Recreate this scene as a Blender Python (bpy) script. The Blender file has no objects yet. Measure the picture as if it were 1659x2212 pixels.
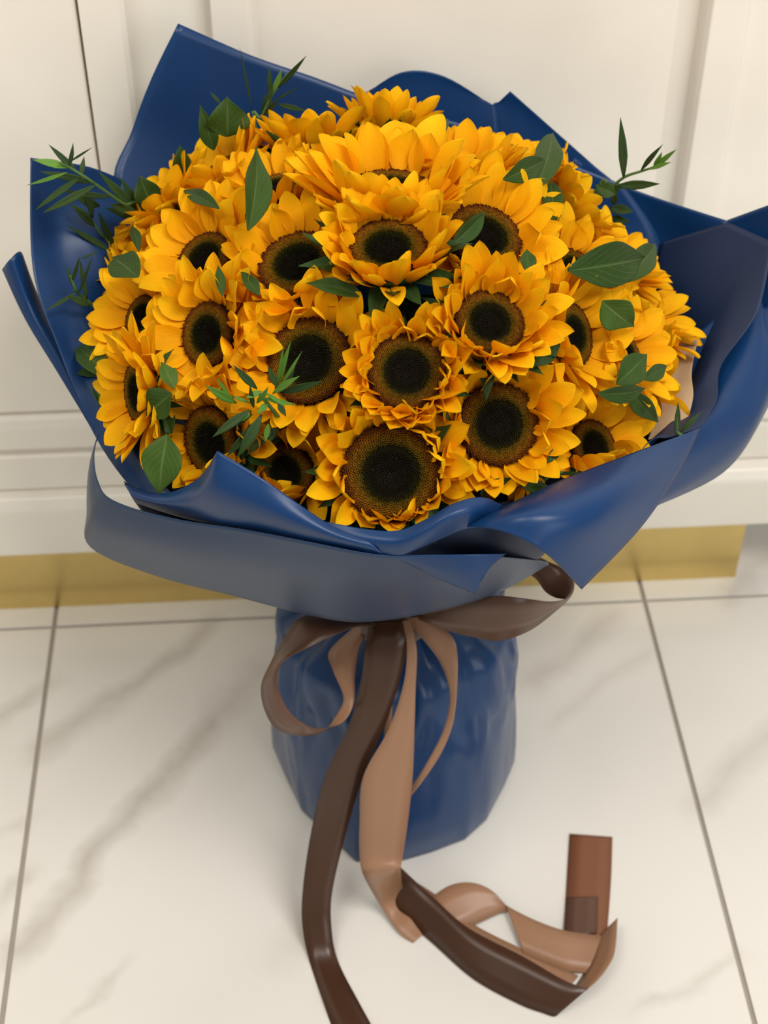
import bpy, bmesh, math, random
from mathutils import Vector, Matrix
random.seed(7)
S = bpy.context.scene
C = S.collection

# ------------------------------------------------------------------ camera
H = 1.13; FPX = 3324.0; PITCH = math.radians(42.3); YAW = math.radians(3.54)
cam_d = bpy.data.cameras.new('camera'); cam = bpy.data.objects.new('camera', cam_d); C.objects.link(cam)
cam.location = (0, 0, H); cam.rotation_euler = (math.radians(90) - PITCH, 0, -YAW)
cam_d.sensor_fit = 'VERTICAL'; cam_d.sensor_height = 36.0; cam_d.lens = FPX / 2212 * 36.0
cam_d.clip_start = 0.02; cam_d.clip_end = 50
cam_d.dof.use_dof = True; cam_d.dof.focus_distance = 0.98; cam_d.dof.aperture_fstop = 8.0
S.camera = cam
# ------------------------------------------------------------------ world, lights, exposure
w = bpy.data.worlds.new('world'); S.world = w; w.use_nodes = True
bg = w.node_tree.nodes['Background']; bg.inputs[0].default_value = (1.0, 0.965, 0.915, 1); bg.inputs[1].default_value = 0.36
def area(name, loc, aim, sx, sy, power, col):
    l = bpy.data.lights.new(name, 'AREA'); l.shape = 'RECTANGLE'; l.size = sx; l.size_y = sy; l.energy = power; l.color = col
    o = bpy.data.objects.new(name, l); C.objects.link(o); o.location = loc
    o.rotation_euler = (Vector(aim) - Vector(loc)).to_track_quat('-Z', 'Y').to_euler(); return o
area('ceiling_panel_light', (0.9, -0.3, 2.7), (0.1, 0.8, 0.2), 1.2, 0.6, 46, (1, 0.96, 0.91))
area('ceiling_panel_light', (-0.9, -0.2, 2.7), (0.0, 0.9, 0.2), 1.2, 0.6, 24, (1, 0.94, 0.85))
area('shop_window_light', (2.2, -2.4, 1.6), (0.1, 0.9, 0.4), 2.0, 1.8, 32, (0.95, 0.97, 1.0))
S.view_settings.view_transform = 'Standard'; S.view_settings.look = 'None'
S.view_settings.exposure = 0.0; S.view_settings.gamma = 1.0; S.view_settings.use_curve_mapping = False

# ------------------------------------------------------------------ geometry helpers
CY, SY = math.cos(YAW), math.sin(YAW)
def B2W(v):                       # bouquet frame (x right, y away, z up) -> world
    return Vector((v[0] * CY + v[1] * SY, -v[0] * SY + v[1] * CY, v[2]))
def ray(px, py):
    a = (px - 829.5) / FPX; b = -(py - 1106) / FPX
    return Vector((a, math.cos(PITCH) + b * math.sin(PITCH), -math.sin(PITCH) + b * math.cos(PITCH)))
EYE = Vector((0, 0, H))
def P(px, py, by):                # the point on a pixel's ray at horizontal distance by (bouquet frame)
    r = ray(px, py); return EYE + r * (by / r.y)
def FL(px, py, z=0.0):            # the same on the floor
    r = ray(px, py); return EYE + r * ((z - H) / r.z)
HEAD = Vector((0.0, 0.90, 0.40)); HR = 0.205
def dome(px, py, dr=0.0):         # the same on the dome of flower heads
    r = ray(px, py).normalized(); oc = EYE - HEAD; b = oc.dot(r); c = oc.dot(oc) - (HR + dr) ** 2; D = b * b - c
    t = -b - math.sqrt(D) if D > 0 else -b
    return EYE + r * t
def pt(q):
    if isinstance(q, Vector): return q
    return P(*q)
def tag(o, label=None, cat=None, group=None, kind=None):
    if label: o['label'] = label
    if cat: o['category'] = cat
    if group: o['group'] = group
    if kind: o['kind'] = kind
    return o
def empty(name, loc=(0, 0, 0)):
    o = bpy.data.objects.new(name, None); C.objects.link(o); o.location = loc; o.empty_display_size = .02; return o
def mesh(name, verts, faces, mats, uvs=None, smooth=True):
    m = bpy.data.meshes.new(name); m.from_pydata([tuple(v) for v in verts], [], faces)
    for x in (mats if isinstance(mats, (list, tuple)) else [mats]): m.materials.append(x)
    if uvs:
        l = m.uv_layers.new(name='UVMap')
        for lp in m.loops: l.data[lp.index].uv = uvs[lp.vertex_index]
    if smooth: m.polygons.foreach_set('use_smooth', [True] * len(m.polygons))
    m.update(); return m
def obj(name, m, parent=None):
    o = bpy.data.objects.new(name, m); C.objects.link(o)
    if parent: o.parent = parent
    return o
def cr(p0, p1, p2, p3, t):
    return 0.5 * ((2 * p1) + (p2 - p0) * t + (2 * p0 - 5 * p1 + 4 * p2 - p3) * t * t + (3 * p1 - p0 - 3 * p2 + p3) * t ** 3)
def spline(pts, n, lin=False):
    out = []
    for i in range(len(pts) - 1):
        p0 = pts[max(i - 1, 0)]; p1 = pts[i]; p2 = pts[i + 1]; p3 = pts[min(i + 2, len(pts) - 1)]
        for k in range(n):
            out.append(p1.lerp(p2, k / n) if lin else cr(p0, p1, p2, p3, k / n))
    out.append(pts[-1]); return out
def spline_s(pts, n, sharp):       # spline with creased columns
    cuts = [0] + sorted(sharp) + [len(pts) - 1]; out = []
    for a, b in zip(cuts, cuts[1:]): out = out[:-1] + spline(pts[a:b + 1], n)
    return out
def grid_mesh(name, rows, mats, world=True):
    nr, nc = len(rows), len(rows[0])
    V = [(B2W(v) if world else v) for r in rows for v in r]
    F = [(i * nc + j, i * nc + j + 1, (i + 1) * nc + j + 1, (i + 1) * nc + j) for i in range(nr - 1) for j in range(nc - 1)]
    U = [(j / (nc - 1), i / (nr - 1)) for i in range(nr) for j in range(nc)]
    return mesh(name, V, F, mats, U)
def sheet(name, rows, mats, parent, n=7, thick=0.0006, label=None, flip=False, wob=0.0, seed=0, sharp=()):
    rows = [[pt(q) for q in r] for r in rows]
    fine = [spline_s(r, n, sharp if i == len(rows) - 1 else ()) for i, r in enumerate(rows)]
    cols = [spline([fine[i][j] for i in range(len(fine))], n) for j in range(len(fine[0]))]
    g = [[cols[j][i] for j in range(len(cols))] for i in range(len(cols[0]))]
    if wob:
        from mathutils import noise
        for r in g:
            for v in r:
                v += noise.noise_vector(v * 14 + Vector((seed, seed * 2.3, 0))) * wob
    if flip: g = [list(reversed(r)) for r in g]
    o = obj(name, grid_mesh(name, g, mats), parent)
    s = o.modifiers.new('thickness', 'SOLIDIFY'); s.thickness = thick; s.offset = 0
    if isinstance(mats, (list, tuple)) and len(mats) > 1: s.material_offset = 1
    if label: o['label'] = label
    return o
def tube_mesh(name, pts, r0, r1, mat, sides=7):
    V, F = [], []; n = len(pts)
    for i, p in enumerate(pts):
        d = (pts[min(i + 1, n - 1)] - pts[max(i - 1, 0)]).normalized()
        a = d.cross(Vector((0, 0, 1))); a = a.normalized() if a.length > 1e-4 else Vector((1, 0, 0)); b = d.cross(a)
        r = r0 + (r1 - r0) * i / (n - 1)
        for k in range(sides):
            t = 2 * math.pi * k / sides; V.append(p + (a * math.cos(t) + b * math.sin(t)) * r)
    for i in range(n - 1):
        for k in range(sides):
            k2 = (k + 1) % sides; F.append((i * sides + k, i * sides + k2, (i + 1) * sides + k2, (i + 1) * sides + k))
    F.append(tuple(reversed(range(sides)))); F.append(tuple(range((n - 1) * sides, n * sides)))
    return mesh(name, V, F, mat)
def box(name, x0, x1, y0, y1, z0, z1, mat, parent=None, bev=0.0):
    bm = bmesh.new(); bmesh.ops.create_cube(bm, size=1)
    for v in bm.verts: v.co = Vector(((x0 + x1) / 2 + v.co.x * (x1 - x0), (y0 + y1) / 2 + v.co.y * (y1 - y0), (z0 + z1) / 2 + v.co.z * (z1 - z0)))
    if bev: bmesh.ops.bevel(bm, geom=bm.edges[:], offset=bev, segments=3, affect='EDGES', profile=0.6)
    m = bpy.data.meshes.new(name); bm.to_mesh(m); bm.free(); m.materials.append(mat)
    return obj(name, m, parent)

# ------------------------------------------------------------------ materials
def mat(name):
    m = bpy.data.materials.new(name); m.use_nodes = True; nt = m.node_tree
    return m, nt, nt.nodes['Principled BSDF']
def N(nt, t, **k):
    n = nt.nodes.new(t)
    for a, b in k.items(): setattr(n, a, b)
    return n
def lk(nt, a, b): nt.links.new(a, b)
def math_n(nt, op, a, b=None, clamp=False):
    n = N(nt, 'ShaderNodeMath', operation=op, use_clamp=clamp)
    for i, x in enumerate((a, b)):
        if x is None: continue
        if isinstance(x, (int, float)): n.inputs[i].default_value = x
        else: lk(nt, x, n.inputs[i])
    return n.outputs[0]
def mixc(nt, fac, a, b):
    n = N(nt, 'ShaderNodeMix', data_type='RGBA')
    for i, x in ((0, fac), (6, a), (7, b)):
        if isinstance(x, (int, float)): n.inputs[i].default_value = x
        elif isinstance(x, tuple): n.inputs[i].default_value = (*x, 1)
        else: lk(nt, x, n.inputs[i])
    return n.outputs[2]
def ramp(nt, fac, stops):
    n = N(nt, 'ShaderNodeValToRGB'); e = n.color_ramp.elements
    while len(e) > 1: e.remove(e[-1])
    e[0].position = stops[0][0]; e[0].color = (*stops[0][1], 1)
    for p, c in stops[1:]:
        x = e.new(p); x.color = (*c, 1)
    lk(nt, fac, n.inputs[0]); return n.outputs[0]
def noise_n(nt, vec, scale, detail=3, rough=.5, dist=0.0):
    n = N(nt, 'ShaderNodeTexNoise'); n.inputs['Scale'].default_value = scale; n.inputs['Detail'].default_value = detail
    n.inputs['Roughness'].default_value = rough; n.inputs['Distortion'].default_value = dist
    if vec is not None: lk(nt, vec, n.inputs['Vector'])
    return n
def bump(nt, bsdf, h, strength, dist=0.001):
    b = N(nt, 'ShaderNodeBump'); b.inputs['Strength'].default_value = strength; b.inputs['Distance'].default_value = dist
    lk(nt, h, b.inputs['Height']); lk(nt, b.outputs[0], bsdf.inputs['Normal'])
def translucent(nt, bsdf, col, fac):
    t = N(nt, 'ShaderNodeBsdfTranslucent'); mx = N(nt, 'ShaderNodeMixShader'); mx.inputs[0].default_value = fac
    if isinstance(col, tuple): t.inputs[0].default_value = (*col, 1)
    else: lk(nt, col, t.inputs[0])
    lk(nt, bsdf.outputs[0], mx.inputs[1]); lk(nt, t.outputs[0], mx.inputs[2]); lk(nt, mx.outputs[0], nt.nodes['Material Output'].inputs[0])

def m_petal():
    m, nt, b = mat('petal'); uv = N(nt, 'ShaderNodeUVMap'); oi = N(nt, 'ShaderNodeObjectInfo')
    sx = N(nt, 'ShaderNodeSeparateXYZ'); lk(nt, uv.outputs[0], sx.inputs[0])
    along = ramp(nt, sx.outputs[0], [(0.0, (0.86, 0.32, 0.002)), (0.25, (0.95, 0.44, 0.003)), (0.7, (0.98, 0.53, 0.004)), (1.0, (1.0, 0.60, 0.008))])
    hue = mixc(nt, oi.outputs['Random'], (0.95, 0.88, 0.7), (1.0, 1.08, 1.2))
    mul = N(nt, 'ShaderNodeMix', data_type='RGBA', blend_type='MULTIPLY'); mul.inputs[0].default_value = 1
    lk(nt, along, mul.inputs[6]); lk(nt, hue, mul.inputs[7])
    mp = N(nt, 'ShaderNodeMapping'); mp.inputs['Scale'].default_value = (1.2, 16, 1); lk(nt, uv.outputs[0], mp.inputs[0])
    nz = noise_n(nt, mp.outputs[0], 3, 2)
    col = mixc(nt, math_n(nt, 'MULTIPLY', nz.outputs[0], 0.45), mul.outputs[2], (0.84, 0.34, 0.002))
    lk(nt, col, b.inputs['Base Color']); b.inputs['Roughness'].default_value = .6; b.inputs['Specular IOR Level'].default_value = .10
    bump(nt, b, nz.outputs[0], .5, .0008); translucent(nt, b, col, .22); return m
def m_attr(name, rough=.7):
    m, nt, b = mat(name); a = N(nt, 'ShaderNodeVertexColor', layer_name='Col'); lk(nt, a.outputs[0], b.inputs['Base Color'])
    b.inputs['Roughness'].default_value = rough; b.inputs['Specular IOR Level'].default_value = .05; return m
def m_leaf(name, c0, c1, vein, veins=True, tr=.18):
    m, nt, b = mat(name); uv = N(nt, 'ShaderNodeUVMap'); sx = N(nt, 'ShaderNodeSeparateXYZ'); lk(nt, uv.outputs[0], sx.inputs[0])
    oi = N(nt, 'ShaderNodeObjectInfo'); nz = noise_n(nt, uv.outputs[0], 5, 3)
    f = math_n(nt, 'ADD', math_n(nt, 'MULTIPLY', nz.outputs[0], .6), math_n(nt, 'MULTIPLY', oi.outputs['Random'], .5), True)
    col = mixc(nt, f, c0, c1)
    ax = math_n(nt, 'ABSOLUTE', math_n(nt, 'SUBTRACT', sx.outputs[1], .5))
    mid = math_n(nt, 'SUBTRACT', 1, math_n(nt, 'MULTIPLY', ax, 22), True)
    v = mid
    if veins:
        k = math_n(nt, 'SUBTRACT', math_n(nt, 'MULTIPLY', sx.outputs[0], 7), math_n(nt, 'MULTIPLY', ax, 6))
        fr = math_n(nt, 'ABSOLUTE', math_n(nt, 'SUBTRACT', math_n(nt, 'FRACT', k), .5))
        v = math_n(nt, 'MAXIMUM', mid, math_n(nt, 'MULTIPLY', math_n(nt, 'SUBTRACT', 1, math_n(nt, 'MULTIPLY', fr, 11), True), .55))
    col = mixc(nt, math_n(nt, 'MULTIPLY', v, .6), col, vein)
    lk(nt, col, b.inputs['Base Color']); b.inputs['Roughness'].default_value = .5; b.inputs['Specular IOR Level'].default_value = .2
    bump(nt, b, math_n(nt, 'SUBTRACT', 1, v), .35, .0012); translucent(nt, b, col, tr); return m
def m_plain(name, col, rough=.5, spec=.5, metal=0, bumps=0.0, bscale=60):
    m, nt, b = mat(name); tc = N(nt, 'ShaderNodeTexCoord'); nz = noise_n(nt, tc.outputs['Object'], bscale, 3)
    c = mixc(nt, nz.outputs[0], tuple(x * .9 for x in col), tuple(min(1, x * 1.1) for x in col)); lk(nt, c, b.inputs['Base Color'])
    b.inputs['Roughness'].default_value = rough; b.inputs['Specular IOR Level'].default_value = spec; b.inputs['Metallic'].default_value = metal
    if bumps: bump(nt, b, nz.outputs[0], bumps, .002)
    return m
def m_paper(name, col, rough):
    m, nt, b = mat(name); tc = N(nt, 'ShaderNodeTexCoord'); nz = noise_n(nt, tc.outputs['Object'], 9, 3); fz = noise_n(nt, tc.outputs['Object'], 900, 2)
    c = mixc(nt, nz.outputs[0], tuple(x * .88 for x in col), tuple(x * 1.12 for x in col)); lk(nt, c, b.inputs['Base Color'])
    b.inputs['Roughness'].default_value = rough; b.inputs['Specular IOR Level'].default_value = .32
    bump(nt, b, fz.outputs[0], .05, .0004); return m
def m_ribbon(name, col, rough=.33):
    m, nt, b = mat(name); uv = N(nt, 'ShaderNodeUVMap'); mp = N(nt, 'ShaderNodeMapping'); mp.inputs['Scale'].default_value = (4, 260, 1); lk(nt, uv.outputs[0], mp.inputs[0])
    nz = noise_n(nt, mp.outputs[0], 3, 2); c = mixc(nt, nz.outputs[0], tuple(x * .86 for x in col), tuple(x * 1.12 for x in col)); lk(nt, c, b.inputs['Base Color'])
    b.inputs['Roughness'].default_value = rough; b.inputs['Specular IOR Level'].default_value = .4
    bump(nt, b, nz.outputs[0], .08, .0003); return m
def m_marble():
    m, nt, b = mat('polished_marble_tile'); g = N(nt, 'ShaderNodeNewGeometry'); pos = g.outputs['Position']
    nz = noise_n(nt, pos, 7, 5, .6); off = N(nt, 'ShaderNodeVectorMath', operation='SUBTRACT'); lk(nt, nz.outputs['Color'], off.inputs[0]); off.inputs[1].default_value = (.5, .5, .5)
    sc = N(nt, 'ShaderNodeVectorMath', operation='SCALE'); lk(nt, off.outputs[0], sc.inputs[0]); sc.inputs['Scale'].default_value = .075
    ad = N(nt, 'ShaderNodeVectorMath', operation='ADD'); lk(nt, pos, ad.inputs[0]); lk(nt, sc.outputs[0], ad.inputs[1]); p = ad.outputs[0]
    total = None
    veins = [((20, 2060), (490, 1540), .020, .9), ((480, 1560), (600, 1420), .03, .5), ((90, 1625), (450, 1350), .020, .7), ((-30, 1590), (90, 1495), .016, .7), ((1490, 1730), (1690, 1570), .022, .55),
             ((1130, 1480), (1330, 1330), .022, .6), ((1390, 2190), (1600, 2070), .010, .45), ((130, 2200), (260, 2070), .008, .45), ((1180, 1560), (1420, 1400), .014, .3), ((-20, 1960), (60, 1880), .012, .6),
             ((600, 2080), (720, 1950), .03, .35), ((1560, 1290), (1700, 1180), .02, .6), ((0, 1800), (60, 1760), .01, .4)]
    for a, c, wd, st in veins:
        A = B2W(FL(*a)); D = B2W(FL(*c)) - A; L = D.length; D.normalize(); n_ = Vector((-D.y, D.x, 0))
        def dot(v):
            n = N(nt, 'ShaderNodeVectorMath', operation='DOT_PRODUCT'); lk(nt, p, n.inputs[0]); n.inputs[1].default_value = v; return n.outputs['Value']
        s = math_n(nt, 'ABSOLUTE', math_n(nt, 'SUBTRACT', dot(n_), A.dot(n_)))
        band = math_n(nt, 'SUBTRACT', 1, math_n(nt, 'DIVIDE', s, wd), True)
        t = math_n(nt, 'ABSOLUTE', math_n(nt, 'SUBTRACT', dot(D), A.dot(D) + L / 2))
        end = math_n(nt, 'MULTIPLY', math_n(nt, 'SUBTRACT', L / 2 + .02, t), 30, True)
        k = math_n(nt, 'MULTIPLY', math_n(nt, 'MULTIPLY', band, end), st)
        total = k if total is None else math_n(nt, 'MAXIMUM', total, k)
    mod = noise_n(nt, pos, 22, 4, .6); vein = math_n(nt, 'MULTIPLY', total, math_n(nt, 'ADD', mod.outputs[0], .35), True)
    cl = noise_n(nt, pos, 3.5, 3); base = mixc(nt, cl.outputs[0], (.69, .66, .605), (.775, .75, .70))
    col = mixc(nt, vein, base, (.48, .44, .385)); lk(nt, col, b.inputs['Base Color'])
    b.inputs['Roughness'].default_value = .16; b.inputs['Specular IOR Level'].default_value = .4; return m

M = dict(petal=m_petal(), floret=m_attr('disc_florets'),
    disc=m_plain('disc_base', (.012, .008, .004), .8, .1), green=m_leaf('bract', (.02, .05, .012), (.045, .10, .022), (.09, .15, .05), False, .1),
    stem=m_plain('stem_green', (.07, .15, .035), .6, .3), leaf=m_leaf('sunflower_leaf', (.016, .045, .006), (.045, .090, .012), (.12, .18, .05)),
    leaf2=m_leaf('sunflower_leaf_light', (.04, .09, .010), (.085, .15, .022), (.18, .26, .08)),
    blade=m_leaf('narrow_leaf', (.02, .05, .012), (.05, .095, .025), (.08, .13, .04), False), blade2=m_leaf('narrow_leaf_fresh', (.07, .20, .02), (.16, .32, .05), (.2, .35, .07), False),
    paper=m_paper('blue_paper', (.0045, .034, .118), .36), paper_sheen=m_paper('slate_paper_sheen', (.018, .040, .088), .40), paper_shaded=m_paper('blue_paper_shaded', (.009, .020, .058), .42),  # slate copy carries grazing sheen, darkest copy interior shade, both put into colour
    film=m_paper('blue_base_film', (.008, .042, .130), .25), kraft=m_plain('kraft_paper', (.42, .29, .17), .8, .2, bscale=300),
    rib_d=m_ribbon('satin_ribbon_dark', (.055, .022, .010), .30), rib_sheen=m_ribbon('satin_ribbon_sheen', (.32, .17, .095), .36),  # pale copy of the brown satin, its reflection put into the colour
    rib_b=m_ribbon('satin_ribbon_brown', (.105, .050, .030), .30), rib_m=m_ribbon('satin_ribbon_reddish', (.20, .075, .035), .4), cream=m_plain('cream_lacquer', (.85, .80, .70), .35, .4, bscale=8), brass=m_plain('brass_plinth', (.70, .54, .22), .28, .5, 1.0, bscale=30),
    marble=m_marble(), grout=m_plain('grout', (.36, .32, .27), .8, .2), dark=m_plain('gap', (.2, .17, .14), .8, .1))

# ------------------------------------------------------------------ setting: floor
fl = box('floor', -1.9, 2.0, -1.4, 2.4, -.03, -.0025, M['grout']); tag(fl, 'polished white marble tile floor with grey veins', 'floor', None, 'structure')
GX, GY, T, G = -.266, 1.0885, .601, .0042
tm = None
for i in range(-2, 3):
    for j in range(-3, 2):
        x0, y0 = GX + i * T, GY + j * T
        if tm is None:
            tile = box('tile', G / 2, T - G / 2, G / 2, T - G / 2, -.012, 0, M['marble'], fl, .0008); tm = tile.data
        else: tile = obj('tile', tm, fl)
        tile.location = (x0, y0, 0)
# ------------------------------------------------------------------ setting: panelled cabinet front with brass plinth
bb = box('baseboard_back', -1.9, .436, 1.116, 1.17, 0, .086, M['brass'], None, .0008)
tag(bb, 'brushed brass plinth under the cream panelled front', 'plinth', None, 'structure')
wall = box('wall_back', -1.9, 2.0, 1.134, 1.17, .083, 2.6, M['cream']); tag(wall, 'cream lacquered panelled cabinet front', 'wall', None, 'structure')
def prof(name, pts, x0, x1, label):     # extruded moulding profile (y, z) along x
    n = len(pts); V = [(x, y, z) for x in (x0, x1) for y, z in pts]
    F = [(k, (k + 1) % n, n + (k + 1) % n, n + k) for k in range(n)] + [tuple(reversed(range(n))), tuple(range(n, 2 * n))]
    o = obj(name, mesh(name, V, F, M['cream'], smooth=False)); bm_ = o.modifiers.new('bevel', 'BEVEL'); bm_.width = .0025; bm_.segments = 3; bm_.limit_method = 'ANGLE'
    return tag(o, label, 'moulding', None, 'structure')
prof('trim_1', [(1.135, .083), (1.106, .083), (1.106, .142), (1.112, .152), (1.124, .156), (1.135, .156)], -1.9, 2.0, 'cream bottom rail moulding above the brass plinth')
prof('trim_2', [(1.135, .157), (1.120, .157), (1.120, .196), (1.126, .200), (1.126, .206), (1.117, .209), (1.117, .232), (1.121, .240), (1.132, .251), (1.135, .251)], -1.9, -.125, 'stepped cream moulding below the flat door panel')
prof('trim_3', [(1.135, .157), (1.122, .157), (1.122, .200), (1.129, .210), (1.135, .212)], -.125, 2.0, 'cream lower rail below the large recessed panel')
def door(name, strips, label):
    r = empty(name, (0, 1.116, .25)); tag(r, label, 'door', None, 'structure')
    for nm, pts_, z0, z1 in strips:                       # vertical profile (x, y) extruded upward
        n = len(pts_); V = [(x, y - 1.116, z - .25) for z in (z0, z1) for x, y in pts_]
        F = [tuple(reversed([k, (k + 1) % n, n + (k + 1) % n, n + k])) for k in range(n)] + [tuple(range(n)), tuple(reversed(range(n, 2 * n)))]
        o = obj(nm, mesh(nm, V, F, M['cream'], smooth=False), r); b_ = o.modifiers.new('bevel', 'BEVEL'); b_.width = .0012; b_.segments = 2; b_.limit_method = 'ANGLE'
    return r
door('door_1', [('panel', [(-.62, 1.135), (-.62, 1.121), (-.1625, 1.121), (-.1625, 1.135)], .25, 2.4)], 'flat cream door panel beside the narrow stile')
door('door_2', [('stile', [(-.160, 1.135), (-.160, 1.1165), (-.1595, 1.116), (-.130, 1.116), (-.126, 1.119), (-.125, 1.135)], .157, 2.4)], 'narrow cream stile between two cabinet doors')
door('door_3', [('stile', [(-.0625, 1.135), (-.062, 1.119), (-.034, 1.119), (-.031, 1.122), (-.027, 1.135)], .21, 2.4),
                ('stile', [(.296, 1.135), (.316, 1.130), (.3185, 1.118), (.3215, 1.114), (.349, 1.114), (.352, 1.118), (.62, 1.118), (.62, 1.135)], .21, 2.4)], 'cream door with a large recessed panel and moulded stiles')

# ------------------------------------------------------------------ wrapped base
wrap = empty('bouquet_wrapping', B2W((0, .90, 0)))
tag(wrap, 'blue paper wrapping with flared collar and cylindrical base around the sunflowers', 'wrapping paper')
WINV = Matrix.Translation(-wrap.location)
class Wrap: pass
def into(o, parent):             # parent a mesh made in world coordinates, keeping it in place
    o.parent = parent; o.matrix_parent_inverse = Matrix.Translation(-Vector(parent.location)); return o
from mathutils import noise as NZ
def make_base():
    floor_px = [(1108, 1652), (1088, 1700), (1050, 1772), (1004, 1814), (930, 1842), (868, 1860), (770, 1862), (738, 1832), (678, 1776), (652, 1752), (618, 1680), (592, 1620)]
    ring0 = [FL(*q) for q in floor_px]
    cx = Vector((sum(v.x for v in ring0[:1] + ring0[-1:]) / 2, .90, 0))
    r_back = [cx + Vector((math.cos(a), math.sin(a), 0)) * .113 for a in [math.radians(170 - k * 20) for k in range(8)]]
    ring0 = list(ring0) + r_back
    # resample into many points
    fine = []
    n0 = len(ring0)
    for i in range(n0):
        a, b = ring0[i], ring0[(i + 1) % n0]
        for k in range(6): fine.append(a.lerp(b, k / 6))
    n = len(fine); rows = []
    prof_ = [(0, 1.0), (.006, 1.01), (.03, 1.01), (.06, 1.0), (.09, .985), (.105, .975), (.12, .965), (.135, .955), (.15, .945), (.163, .935), (.176, .925), (.19, .91), (.203, .87), (.212, .74), (.228, .56), (.245, .46), (.26, .42), (.28, .45), (.30, .55)]
    for z, s in prof_:
        row = []
        for k, v in enumerate(fine):
            d = v - cx; ang = math.atan2(d.y, d.x); rr = d.length
            rr = rr * (1 - min(z / .17, 1)) + .109 * min(z / .17, 1)
            r = rr * s
            q = Vector((math.cos(ang) * 3.2, math.sin(ang) * 3.2, z * 11))
            amp = .0022 * min(z / .03, 1) * (1 + 2.2 * min(max((z - .10) / .04, 0), 1))
            r += amp * (NZ.noise(q) + .7 * (1 - 2 * abs(NZ.noise(q * 2.1 + Vector((4, 2, 1))))) - .3)
            if z > .19: r += .006 * math.sin(ang * 15 + z * 20) * min((z - .19) / .05, 1)
            row.append(cx + Vector((math.cos(ang) * r, math.sin(ang) * r, z)))
        rows.append(row)
    V = [B2W(v) for r in rows for v in r]; nr = len(rows)
    F = [(i * n + k, i * n + (k + 1) % n, (i + 1) * n + (k + 1) % n, (i + 1) * n + k) for i in range(nr - 1) for k in range(n)]
    F.append(tuple(reversed(range(n))))
    o = obj('wrapped_base', mesh('wrapped_base', V, F, M['film'])); into(o, wrap)
    o['label'] = 'crinkled shiny blue film around the stems'
    # funnel from the tie up under the flowers
    V = []; m_ = 72; pr = [(.262, .046), (.29, .062), (.32, .095), (.35, .130), (.38, .16), (.41, .183)]
    for z, r in pr:
        for k in range(m_):
            a = 2 * math.pi * k / m_; rr = r * (1 + .05 * math.sin(a * 9 + z * 10) * (1 - (z - .26) / .2))
            V.append(B2W(Vector((math.cos(a) * rr, .90 + math.sin(a) * rr, z))))
    F = [(i * m_ + k, i * m_ + (k + 1) % m_, (i + 1) * m_ + (k + 1) % m_, (i + 1) * m_ + k) for i in range(len(pr) - 1) for k in range(m_)]
    o = obj('funnel', mesh('funnel', V, F, [M['paper_shaded']])); into(o, wrap); s = o.modifiers.new('t', 'SOLIDIFY'); s.thickness = .0006  # shade deep in the bunch put into the darker colour
make_base()
# ------------------------------------------------------------------ collar sheets
def wsheet(name, rows, mats, **k):
    return into(sheet(name, rows, mats, None, **k), wrap)
V3 = Vector
PB = [M['paper'], M['paper_sheen']]; BP = [M['paper_sheen'], M['paper']]; NV = [M['paper_shaded'], M['paper']]; PP = [M['paper'], M['paper']]
wsheet('paper_sheet', [[V3((-.11, .98, .42)), V3((-.06, 1.0, .42)), V3((0, 1.01, .42)), V3((.06, 1.01, .42)), V3((.13, .99, .42))],
    [(262, 440, 1.01), (480, 460, 1.035), (800, 480, 1.045), (1100, 520, 1.05), (1440, 660, 1.01)],
    [(286, 270, 1.045), (500, 310, 1.06), (800, 360, 1.065), (1090, 420, 1.07), (1430, 527, 1.04)],
    [(388, 52, 1.07), (545, 118, 1.078), (790, 207, 1.082), (1070, 292, 1.082), (1345, 402, 1.06)]], PP, wob=.002, seed=1, label='tall back sheet with a pointed corner')
wsheet('paper_sheet', [[(740, 430, 1.07), (850, 430, 1.072), (950, 430, 1.075), (1090, 430, 1.07)],
    [(770, 230, 1.09), (850, 215, 1.092), (950, 215, 1.095), (1075, 250, 1.092)],
    [(785, 207, 1.092), (868, 156, 1.096), (960, 165, 1.098), (1072, 234, 1.094)]], PP, seed=2, label='rounded back sheet')
wsheet('paper_sheet', [[(1000, 430, 1.075), (1100, 450, 1.078), (1200, 480, 1.075), (1330, 520, 1.06)],
    [(1060, 240, 1.096), (1110, 260, 1.096), (1180, 310, 1.092), (1320, 400, 1.076)],
    [(1066, 232, 1.097), (1102, 197, 1.098), (1190, 275, 1.094), (1320, 390, 1.078)]], PP, seed=3, sharp=(1,), label='small pointed back sheet')
wsheet('paper_sheet', [[(1180, 560, 1.05), (1290, 580, 1.045), (1400, 620, 1.03), (1560, 690, .985)],
    [(1200, 420, 1.075), (1310, 450, 1.07), (1430, 520, 1.05), (1580, 560, 1.0)],
    [(1240, 340, 1.085), (1320, 388, 1.08), (1420, 428, 1.06), (1572, 477, 1.02)]], PP, seed=4, label='side sheet rising beside the broad green leaf')
wsheet('paper_sheet', [[(1400, 700, 1.0), (1480, 720, .985), (1560, 740, .965), (1620, 760, .95)],
    [(1480, 560, 1.02), (1560, 570, 1.005), (1640, 590, .985), (1720, 620, .965)],
    [(1520, 500, 1.03), (1575, 474, 1.022), (1660, 443, 1.0), (1740, 420, .98)]], PP, seed=5, sharp=(1, 2), label='corner of a side sheet')
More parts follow.
